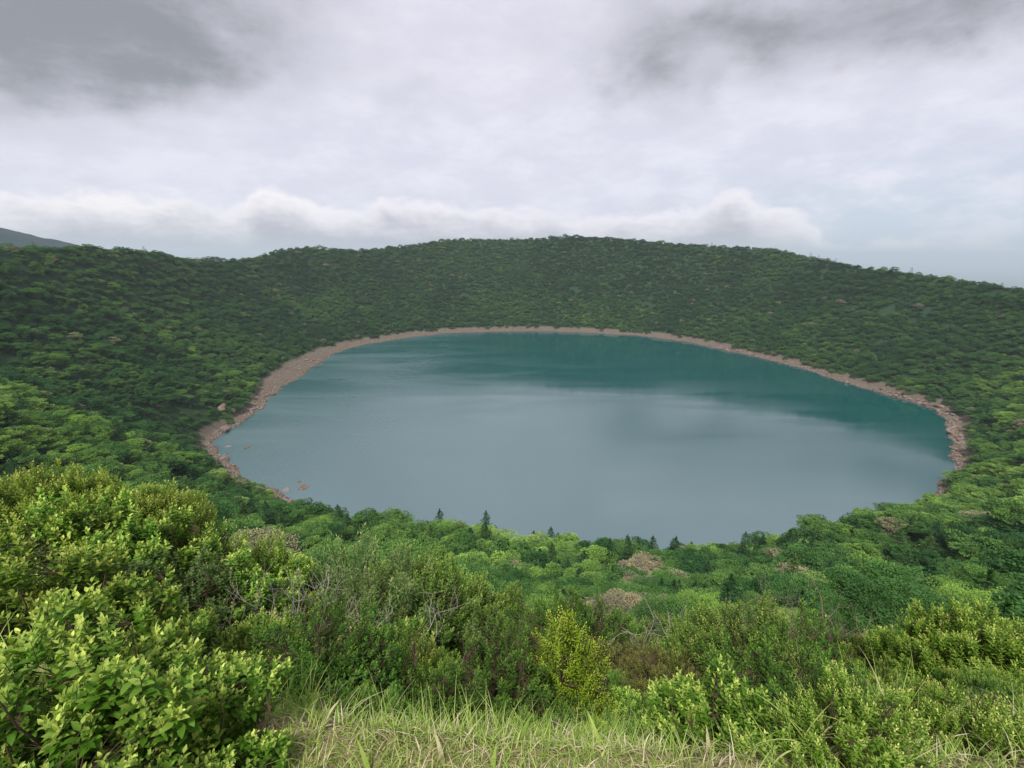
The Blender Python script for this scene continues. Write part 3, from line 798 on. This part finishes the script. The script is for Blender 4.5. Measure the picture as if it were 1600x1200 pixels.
# ------------------------------------------------------------------ shrubs of the foreground: species, variant, x, y, size, label
SHRUBS = [
    ('olive', 0, -7.09, 5.94, 0.62, 'yellow green small leaved bush at the far left edge above the leafy shrub mass'),
    ('olive', 1, -6.66, 6.1, 0.62, 'tall light green bush rising highest at the upper left of the shrubs'),
    ('olive', 0, -6.23, 6.26, 0.62, 'light green bush just right of the tallest one at the upper left'),
    ('olive', 1, -5.67, 6.17, 0.62, 'light green bush on the right shoulder of the upper left clump'),
    ('hyd', 0, -5.63, 4.65, 0.77, 'bright broad leaved shrub at left edge under the tall light green bush'),
    ('hyd', 1, -5.43, 5.03, 0.77, 'bright broad leaved shrub with yellow tips below the tall light green bush'),
    ('hyd', 0, -4.9, 5.23, 0.72, 'bright broad leaved shrub sloping toward the lake left of the centre'),
    ('hyb', 0, -4.75, 5.93, 0.77, 'glowing yellow green shrub top at the far side of the left shrub mass'),
    ('hyb', 1, -4.45, 6.67, 0.81, 'glowing yellow green shrub nearest the lake in the left mass'),
    ('hyd', 1, -3.95, 6.74, 0.68, 'bright leafy shrub beside the pale bare twigs, right end of the upper row'),
    ('dull', 0, -5.32, 4.22, 0.72, 'grey green matte shrub at the left picture edge'),
    ('dull', 1, -4.55, 4.42, 0.72, 'grey green matte shrub in the middle of the left mass'),
    ('dull', 0, -3.99, 4.84, 0.77, 'large grey green matte shrub under the glowing yellow green tops'),
    ('dull', 1, -3.85, 4.15, 0.64, 'grey green matte shrub low in the left mass'),
    ('hyd', 0, -4.7, 4.04, 0.68, 'bright broad leaved shrub between the two upper grey green shrubs'),
    ('hyd', 1, -3.62, 5.09, 0.68, 'leafy green shrub left of the pale bare twigs'),
    ('hyd', 1, -3.83, 2.87, 0.68, 'yellow tipped leafy shrub at left edge above the reddish ground plants'),
    ('hyd', 0, -3.48, 2.95, 0.64, 'broad leaved shrub with curled pale leaves in the left mass'),
    ('hyd', 0, -3.17, 2.95, 0.55, 'nearest large leafy shrub, lower left, above the grass'),
    ('hyd', 1, -3.16, 3.68, 0.55, 'rounded bright leafy shrub in front of the grey green one'),
    ('hyb', 1, -2.78, 3.9, 0.68, 'upright yellow green shrub in front of the pale bare twigs'),
    ('hyb', 0, -3.16, 5.24, 0.59, 'yellow shrub tangled with pale bare twigs'),
    ('hyd', 0, -1.8, 1.4, 0.51, 'shaded leafy shrub low at the left, by the reddish plants'),
    ('hyd', 1, -1.61, 1.37, 0.42, 'small leafy shrub with one big pale leaf at the lower left grass edge'),
    ('hyd', 0, -1.41, 1.48, 0.34, 'small leafy shrub at the grass edge, left'),
    ('hyd', 1, -2.4, 2.95, 0.34, 'second small leafy shrub at the grass edge, left'),
    ('hyd', 0, -2.16, 3.11, 0.34, 'small leafy shrub at the grass edge under the yellow shrub'),
    ('small', 0, -1.8, 3.32, 0.7, 'fine leaved olive shrub at the grass edge left of centre'),
    ('small', 1, -1.48, 3.28, 0.6, 'fine leaved olive shrub behind the grass, right of the bare twigs'),
    ('narrow', 0, -3.76, 8.98, 1.0, 'dark shrub of long narrow drooping leaves left of centre'),
    ('narrow', 1, -2.12, 6.86, 0.75, 'smaller narrow leaved shrub behind the big drooping one'),
    ('round', 0, -2.14, 10.71, 1.0, 'pale green round crowned small tree in the centre foreground'),
    ('round', 1, -0.81, 9.53, 0.85, 'pale green round leaved bush on the right side of the round crowned tree'),
    ('round', 0, -1.83, 6.92, 0.7, 'pale green bush on the lake side of the round crowned tree'),
    ('hyb', 0, -1.56, 4.29, 0.8, 'bright yellow green shrub below the drooping narrow leaved one'),
    ('hyb', 1, -1.11, 3.95, 0.7, 'bright yellow green shrub left of the dark hollow'),
    ('small', 1, -0.19, 3.53, 0.7, 'fresh green fine leaved shrub right of the dark hollow'),
    ('small', 0, 0.22, 5.11, 0.7, 'fine leaved green shrub left of the yellow feathery one'),
    ('azalea', 0, 0.11, 4.19, 0.55, 'low rusty olive shrub at grass edge left of the yellow feathery one'),
    ('feather', 0, 0.58, 3.92, 1.15, 'bright yellow feathery pointed bush right of centre'),
    ('feather', 1, 0.79, 3.92, 0.75, 'small yellow feathery bush leaning on the pointed one'),
    ('azalea', 1, 1.84, 6.83, 0.75, 'rusty olive small leaved shrub right of the yellow feathery bush'),
    ('azalea', 0, 2.5, 6.87, 0.75, 'largest rusty olive small leaved shrub'),
    ('azalea', 1, 2.31, 5.07, 0.75, 'rusty olive small leaved shrub below the bleached snags'),
    ('small', 0, 0.66, 7.77, 1.0, 'dark fine leaved shrub behind the yellow feathery bush'),
    ('small', 1, 1.47, 7.92, 1.1, 'dark fine leaved shrub further back right of the yellow bush'),
    ('round', 1, 3.23, 10.99, 0.55, 'grey green leafy bush behind the rusty shrubs'),
    ('round', 0, 4.5, 10.73, 0.55, 'pale grey green bush around the left bleached snag'),
    ('round', 1, 3.73, 6.89, 0.55, 'pale grey green bush around the right bleached snag'),
    ('round', 0, 3.36, 5.28, 0.55, 'pale grey green bush right of the bleached snags'),
    ('hyd', 1, 1.37, 4.27, 0.32, 'low fresh green shrub at the grass edge under the rusty shrubs'),
    ('hyb', 0, 1.83, 4.39, 0.32, 'low pale yellow green shrub at the grass edge, centre right'),
    ('hyd', 0, 1.07, 1.81, 0.32, 'low leafy shrub at the grass edge beneath the grey green bushes'),
    ('small', 1, 3.63, 5.02, 0.62, 'deep green fine leaved shrub in the hollow right of centre'),
    ('small', 0, 1.63, 1.98, 0.48, 'deep green fine leaved shrub filling the hollow in front'),
    ('small', 1, 2.56, 2.89, 0.48, 'deep green fine leaved shrub nearest the grass in the hollow'),
    ('small', 0, 6.14, 6.68, 0.62, 'dark small leaved bush behind the big olive shrubs'),
    ('small', 1, 5.75, 6.69, 0.62, 'dark green bush in front of the pinkish bare bush'),
    ('azalea', 1, 6.35, 6.55, 0.8, 'orange tinged bush on the left flank of the big olive shrubs'),
    ('olive', 0, 6.54, 6.21, 0.5, 'olive green shrub, left end of the big right hand clump'),
    ('olive', 1, 7.11, 6.23, 0.5, 'large olive green shrub in the middle of the right hand clump'),
    ('olive', 0, 6.89, 5.53, 0.68, 'large olive green shrub at the top of the right hand clump'),
    ('olive', 1, 7.19, 5.33, 0.68, 'olive green shrub cut by the right picture edge'),
    ('olive', 1, 6.38, 5.02, 0.32, 'olive green shrub low in front of the right hand clump'),
    ('olive', 0, 6.0, 4.31, 0.32, 'olive green shrub low at the right picture edge'),
    ('hyb', 1, 2.25, 1.8, 0.32, 'small broad leaved shrub in the grass at the right'),
    ('hyb', 0, 2.33, 1.69, 0.32, 'small broad leaved shrub in the grass at the right edge'),
    ('hyb', 1, 1.55, 1.58, 0.32, 'small leafy shrub beside the tall grass at the right'),
    ('dead', 0, -3.13, 5.17, 0.98, 'pale leafless twig bush behind the yellow shrub'),
    ('dead', 1, -2.94, 4.36, 0.85, 'pale leafless twig bush in front of the yellow shrub'),
    ('dead', 1, -4.74, 9.84, 1.3, 'pale leafless twig bush left of the bright yellow green shrub'),
    ('dead', 0, -2.0, 4.6, 0.86, 'small pale leafless twig bush against the drooping shrub'),
    ('snag', 0, 2.71, 6.93, 0.59, 'bleached bare snag leaning left among the grey green bushes'),
    ('snag', 1, 3.26, 6.71, 0.59, 'bleached bare snag standing right among the grey green bushes'),
    ('snag', 1, -0.86, 5.57, 0.39, 'bleached forked branch in the dark hollow under the round crowned tree'),
    ('bare', 0, 6.43, 8.17, 0.6, 'pinkish brown leafless bush above the deep green hollow'),
]
KIND_NAMES = {'hyd': ('leafy_shrub', 'shrub'), 'hyb': ('leafy_shrub', 'shrub'), 'dull': ('matte_leaved_shrub', 'shrub'), 'narrow': ('drooping_leaved_shrub', 'shrub'), 'round': ('round_crowned_bush', 'bush'), 'small': ('fine_leaved_shrub', 'shrub'), 'azalea': ('rusty_shrub', 'shrub'), 'feather': ('feathery_shrub', 'shrub'), 'olive': ('olive_leaved_bush', 'bush'), 'dead': ('dead_bush', 'dead bush'), 'snag': ('dead_snag', 'dead tree'), 'bare': ('bare_bush', 'bare bush')}
for q, (k_, v__, x_, y_, s_, lab) in enumerate(SHRUBS):
    nm, ct = KIND_NAMES[k_]
    place(k_, v__, nm, (x_, y_, ground_z(x_, y_) - .12), s_, (q * 2.399) % 6.283, lab, ct, None, None)

# low leafy growth filling the steep ground between the shrubs (uncountable)
N_U = 3800
ur = 2.0 * (17 / 2.0) ** rng.uniform(0, 1, N_U) ** .85; ua = rng.uniform(R(-74), R(74), N_U)
ux = ur * np.sin(ua); uy = ur * np.cos(ua)
kk_ = (uy > 2.65 + .9 * (ux > .9)) & ~((ux > -.2) & (ux < 1.8) & (uy > 3.2) & (uy < 5.4)) ; ux, uy, ur = ux[kk_], uy[kk_], ur[kk_]
uz = height(ux, uy) - .1
um = bpy.data.meshes.new('undergrowth'); um.vertices.add(len(ux)); um.vertices.foreach_set('co', np.stack([ux, uy, uz], 1).astype(np.float32).ravel())
UK = ['small', 'azalea', 'hyd', 'round', 'olive', 'dull']
ui = rng.choice(6, len(ux), p=[.38, .14, .12, .16, .12, .08]).astype(np.int32)
usz = np.array([.30, .38, .33, .24, .28, .36])[ui] * rng.uniform(.6, 1.2, len(ux)) * np.clip(.55 + ur / 14, .6, 1.3) * .8
for nm, typ, val in (('idx', 'INT', ui), ('turn', 'FLOAT', rng.uniform(0, 6.28, len(ux)).astype(np.float32)), ('size', 'FLOAT', usz.astype(np.float32))):
    at = um.attributes.new(nm, typ, 'POINT'); at.data.foreach_set('value', val)
scatter_object('undergrowth', um, [next(q for q in bpy.data.objects if q.data == PROTO[k, 0][0][1]) for k in UK],
               'low leafy undergrowth between the foreground shrubs', 'undergrowth')

# ------------------------------------------------------------------ grass along the rim path
m_grass, t = material('rim_grass')
gv = leafvar(t)
gc = t.ramp(gv, [(0, (.10, .17, .025)), (.35, (.22, .33, .055)), (.55, (.38, .48, .11)), (.7, (.46, .42, .22)), (.85, (.56, .47, .31)), (1, (.70, .60, .46))])
leaf_shader(t, gc, .55, .3, .3)


def blades(n, xs, ys, Lm, wid, bend, dry, seed, seg=5):
    g = np.random.default_rng(seed)
    z = height(xs, ys) - .03; L = Lm * g.uniform(.55, 1.25, n); a = g.uniform(0, 6.283, n)
    lean = g.uniform(.05, .55, n); hd = np.stack([np.cos(a), np.sin(a), np.zeros(n)], 1)
    bd = bend * g.uniform(.3, 1.6, n); V = []; t_ = np.linspace(0, 1, seg)
    side = np.stack([-np.sin(a), np.cos(a), np.zeros(n)], 1); tw = g.uniform(-.6, .6, n)
    p = np.stack([xs, ys, z], 1); th = lean.copy(); ds = L / (seg - 1)
    w0 = wid * g.uniform(.6, 1.4, n)
    for i in range(seg):
        w = w0 * (1 - t_[i] ** 1.6) * (.55 + 1.2 * t_[i] if t_[i] < .4 else 1.0) + .0006
        sd_ = side * np.cos(tw * t_[i])[:, None] + np.array([0, 0, 1]) * np.sin(tw * t_[i])[:, None]
        V.append(p - sd_ * (w / 2)[:, None]); V.append(p + sd_ * (w / 2)[:, None])
        p = p + (hd * np.sin(th)[:, None] + np.array([0, 0, 1]) * np.cos(th)[:, None]) * ds[:, None]; th = th + bd / (seg - 1)
    V = np.stack(V, 1)
    base = np.arange(n)[:, None, None] * (2 * seg); f = np.array([[2 * i, 2 * i + 1, 2 * i + 3, 2 * i + 2] for i in range(seg - 1)])[None]
    F = (base + f).reshape(-1)
    va = np.where(g.uniform(size=n) < dry, g.uniform(.62, 1, n), g.uniform(.12, .6, n))
    return V.reshape(-1, 3), F, np.full(n * (seg - 1), 4), np.repeat(va, 2 * seg)


def join(parts):
    V = []; F = []; K = []; A = []; o_ = 0
    for v, f, k, a in parts: V.append(v); F.append(f + o_); K.append(k); A.append(a); o_ += len(v)
    return np.concatenate(V), np.concatenate(F), np.concatenate(K), np.concatenate(A)


gg = np.random.default_rng(77)
def strip(n, y0, y1, x1=7.0):
    ys = gg.uniform(y0, y1, n); xs = gg.uniform(-x1, x1, n) * (.6 + .4 * np.clip(ys / y1, 0, 1)); return xs, ys
parts = []
xs, ys = strip(62000, .5, 2.4); k_ = (vnoise(xs * 2.2, ys * 2.2, 3) + gg.uniform(-.3, .3, len(xs))) > .22
xs, ys = xs[k_], ys[k_]; parts.append(blades(len(xs), xs, ys, .13, .0045, 1.5, .22, 1))
xs, ys = strip(20000, .5, 2.35); parts.append(blades(len(xs), xs, ys, .11, .007, 1.9, .5, 2))       # dead thatch
xs, ys = strip(3600, .8, 2.6); parts.append(blades(len(xs), xs, ys, .20, .0045, 1.2, .15, 3))
xs, ys = strip(700, .8, 2.2); parts.append(blades(len(xs), xs, ys, .16, .022, 1.0, .6, 4))         # broad sasa leaves, many bleached
xs, ys = strip(3600, 2.2, 3.6, 4.5); parts.append(blades(len(xs), xs, ys, .42, .005, 1.2, .2, 9, 7))     # long blades standing among the first shrubs
xs, ys = gg.uniform(1.7, 4.2, 5200), gg.uniform(2.1, 3.1, 5200); parts.append(blades(len(xs), xs, ys, .48, .0055, 1.4, .2, 12, 7))
xs, ys = gg.uniform(1.2, 4.2, 5200), gg.uniform(1.7, 2.9, 5200); parts.append(blades(len(xs), xs, ys, .34, .006, 1.4, .25, 10, 7))
for (tx, ty, n, L) in ((2.0, 2.0, 520, .56), (1.65, 2.05, 260, .46), (2.35, 2.1, 260, .5), (1.5, 1.7, 200, .4), (2.6, 2.2, 200, .5), (0.35, 2.0, 130, .28), (-.25, 1.95, 90, .30), (-2.3, 1.7, 90, .5), (-1.1, 1.95, 90, .30), (2.7, 1.9, 150, .4), (.05, 2.05, 60, .30), (-2.75, 1.6, 90, .45), (.9, 2.0, 90, .30)):
    xs = gg.normal(tx, .13, n); ys = gg.normal(ty, .09, n); parts.append(blades(n, xs, ys, L, .006, 1.5, .12, int(tx * 10) + 40, 8))
gm = build('grass', join(parts), m_grass)
o = bpy.data.objects.new('grass', gm); col.objects.link(o); o['kind'] = 'stuff'; o['label'] = 'green and straw coloured grass along the rim at the bottom of the view'; o['category'] = 'grass'

# ------------------------------------------------------------------ shore boulders
m_rock, t = material('shore_rock')
tcn = t.new('ShaderNodeTexCoord'); oi = t.new('ShaderNodeObjectInfo')
n = t.noise(tcn.outputs['Object'], 1.6, 7, .65); nf = t.noise(tcn.outputs['Object'], 9, 5, .7)
rc = t.ramp(n.outputs[0], [(.3, (.060, .040, .028)), (.5, (.145, .098, .072)), (.68, (.25, .195, .150))])
rc = t.mix(t.m('MULTIPLY', t.step(oi.outputs['Random'], .55, .95), .6), rc, c4((.22, .2, .19)))
bp = t.new('ShaderNodeBump'); bp.inputs['Strength'].default_value = .8; bp.inputs['Distance'].default_value = .08; t.l.new(nf.outputs[0], bp.inputs['Height'])
pr = principled(t, rc, .85, .25); t.l.new(bp.outputs[0], pr.inputs['Normal']); out(t, pr.outputs[0])


def rock_mesh(seed):
    import bmesh
    bm = bmesh.new(); bmesh.ops.create_icosphere(bm, subdivisions=3, radius=1.0)
    g = np.random.default_rng(seed); pl = norm(g.normal(size=(11, 3))); dist = g.uniform(.55, .9, 11)
    for v in bm.verts:
        c = np.array(v.co)
        for p_, d_ in zip(pl, dist):
            q_ = c @ p_
            if q_ > d_: c = c - p_ * (q_ - d_) * .92
        c = c * (1 + .05 * math.sin(c[0] * 7 + seed) * math.cos(c[1] * 9)) * np.array([1, .8, .62]); v.co = c
    me = bpy.data.meshes.new('boulder'); bm.to_mesh(me); bm.free(); me.materials.append(m_rock); return me


ROCKS = [rock_mesh(s_) for s_ in (1, 2, 3, 4, 5)]


def shore_point(ph, off):
    r_ = float(r_shore(np.array([ph]))[0]) + off
    return CX + r_ * math.cos(R(ph)), CY + r_ * math.sin(R(ph))


def boulder(mesh_i, x, y, sc, lab, grp=None, sink=.25, rz=None):
    ob = bpy.data.objects.new('boulder', ROCKS[mesh_i]); col.objects.link(ob)
    z = max(ground_z(x, y), -sc * .5)
    ob.location = (x, y, z + sc * (.62 - sink) * .6); ob.scale = (sc, sc, sc * random.uniform(.7, 1.1)); ob.rotation_euler = (random.uniform(-.2, .2), random.uniform(-.2, .2), random.uniform(0, 6.28) if rz is None else rz)
    ob['label'] = lab; ob['category'] = 'boulder'
    if grp: ob['group'] = grp
    return ob


FEATURE_ROCKS = [
    (0, -122.5, 243.6, 3.2, 'big rust red boulder standing in the water off the near left shore'),
    (1, -126.5, 248.5, 2.0, 'reddish rock lying just behind the big rust red boulder in the water'),
    (2, -130.0, 240.0, 1.8, 'low reddish rock between the big boulder and the near left trees'),
    (3, -202.0, 304.0, 2.2, 'reddish rock at the water edge on the left point, nearest the beach'),
    (4, -186.5, 300.5, 1.9, 'lone brown rock farthest out in the water off the left point'),
    (1, -191.5, 293.0, 1.5, 'dark wet rock in the water, right one of the dark pair'),
    (0, -194.5, 289.0, 1.2, 'dark wet rock in the water, left one of the dark pair'),
    (2, -190.0, 281.0, 2.0, 'flat reddish rock at the tip of the left point'),
    (3, -221.0, 333.0, 3.0, 'big pale brown boulder alone on the left beach near the point'),
    (4, -236.0, 357.0, 3.4, 'largest of the dark boulders in the outcrop halfway along the left beach'),
    (0, -232.0, 362.0, 2.6, 'brown boulder leaning against the largest one of the left beach outcrop'),
    (2, -243.0, 364.0, 2.4, 'dark boulder at the back of the left beach outcrop'),
]
for mi, x_, y_, s_, lab in FEATURE_ROCKS: boulder(mi, x_, y_, s_ * 1.6, lab)
rr = np.random.default_rng(8)
for (p0, p1, n_, smin, smax, where) in ((160, 183, 46, .9, 1.8, 'the left beach'), (-42, -12, 90, 1.0, 2.8, 'the right hand shore'), (-12, 28, 40, 1.2, 2.6, 'the far right shore'),
                                        (-165, -148, 34, .9, 1.8, 'the left point')):
    for q in range(n_):
        ph_ = rr.uniform(p0, p1); bw_ = float(beachW(np.array([ph_]))[0]); x_, y_ = shore_point(ph_, rr.uniform(-.5, bw_ * .85))
        so_ = math.hypot(x_ - CX, y_ - CY) - float(r_shore(np.array([ph_]))[0]); sz_ = rr.uniform(smin, smax) * (1 if rr.uniform() > .12 else 1.5)
        at_ = 'at the water edge' if so_ < bw_ * .25 else 'in the middle' if so_ < bw_ * .6 else 'close to the trees'
        lb_ = f"{'large' if sz_ > 1.75 else 'medium' if sz_ > 1.25 else 'small'} brown boulder {at_} of {where}" if at_ != 'close to the trees' else f"{'large' if sz_ > 1.75 else 'medium' if sz_ > 1.25 else 'small'} brown boulder {at_} behind {where}"
        boulder(int(rr.integers(0, 5)), x_, y_, sz_, lb_, lb_.replace('boulder', 'boulders'))
# smaller stones all round the shore
NS = 15000
sph = rr.uniform(-180, 180, NS); sof = rr.uniform(0, 1, NS) ** .9 * beachW(sph) * 1.0
sr_ = r_shore(sph) + sof; sxx = CX + sr_ * np.cos(np.radians(sph)); syy = CY + sr_ * np.sin(np.radians(sph))
stm = bpy.data.meshes.new('shore_stones'); stm.vertices.add(NS); stm.vertices.foreach_set('co', np.stack([sxx, syy, height(sxx, syy)], 1).astype(np.float32).ravel())
for nm, typ, val in (('idx', 'INT', rr.integers(0, 5, NS).astype(np.int32)), ('turn', 'FLOAT', rr.uniform(0, 6.28, NS).astype(np.float32)),
                     ('size', 'FLOAT', (rr.uniform(.2, 1.0, NS) ** 2 * 1.15).astype(np.float32))):
    at = stm.attributes.new(nm, typ, 'POINT'); at.data.foreach_set('value', val)
scatter_object('shore_stones', stm, [next(q for q in bpy.data.objects if q.data == me) for me in ROCKS], 'pinkish brown stones lining the shore of the lake', 'stones')

# ------------------------------------------------------------------ air
m_haze, t = material('haze')
pv = t.new('ShaderNodeVolumePrincipled'); pv.inputs['Color'].default_value = (.78, .92, 1.0, 1); pv.inputs['Density'].default_value = .00010; pv.inputs['Anisotropy'].default_value = .1
ho = t.new('ShaderNodeOutputMaterial'); t.l.new(pv.outputs[0], ho.inputs['Volume'])
B = 85000; z0, z1 = -640.0, 420.0
hv = [(sx * B, sy * B, sz) for sz in (z0, z1) for sx, sy in ((-1, -1), (1, -1), (1, 1), (-1, 1))]
hf = [(0, 3, 2, 1), (4, 5, 6, 7), (0, 1, 5, 4), (1, 2, 6, 5), (2, 3, 7, 6), (3, 0, 4, 7)]
hm = raw_mesh('haze', hv, np.array(hf).ravel(), np.full(6, 4)); hm.materials.append(m_haze)
o = bpy.data.objects.new('haze', hm); col.objects.link(o); o['kind'] = 'stuff'; o['label'] = 'thin pale haze hanging over the whole view'; o['category'] = 'haze'
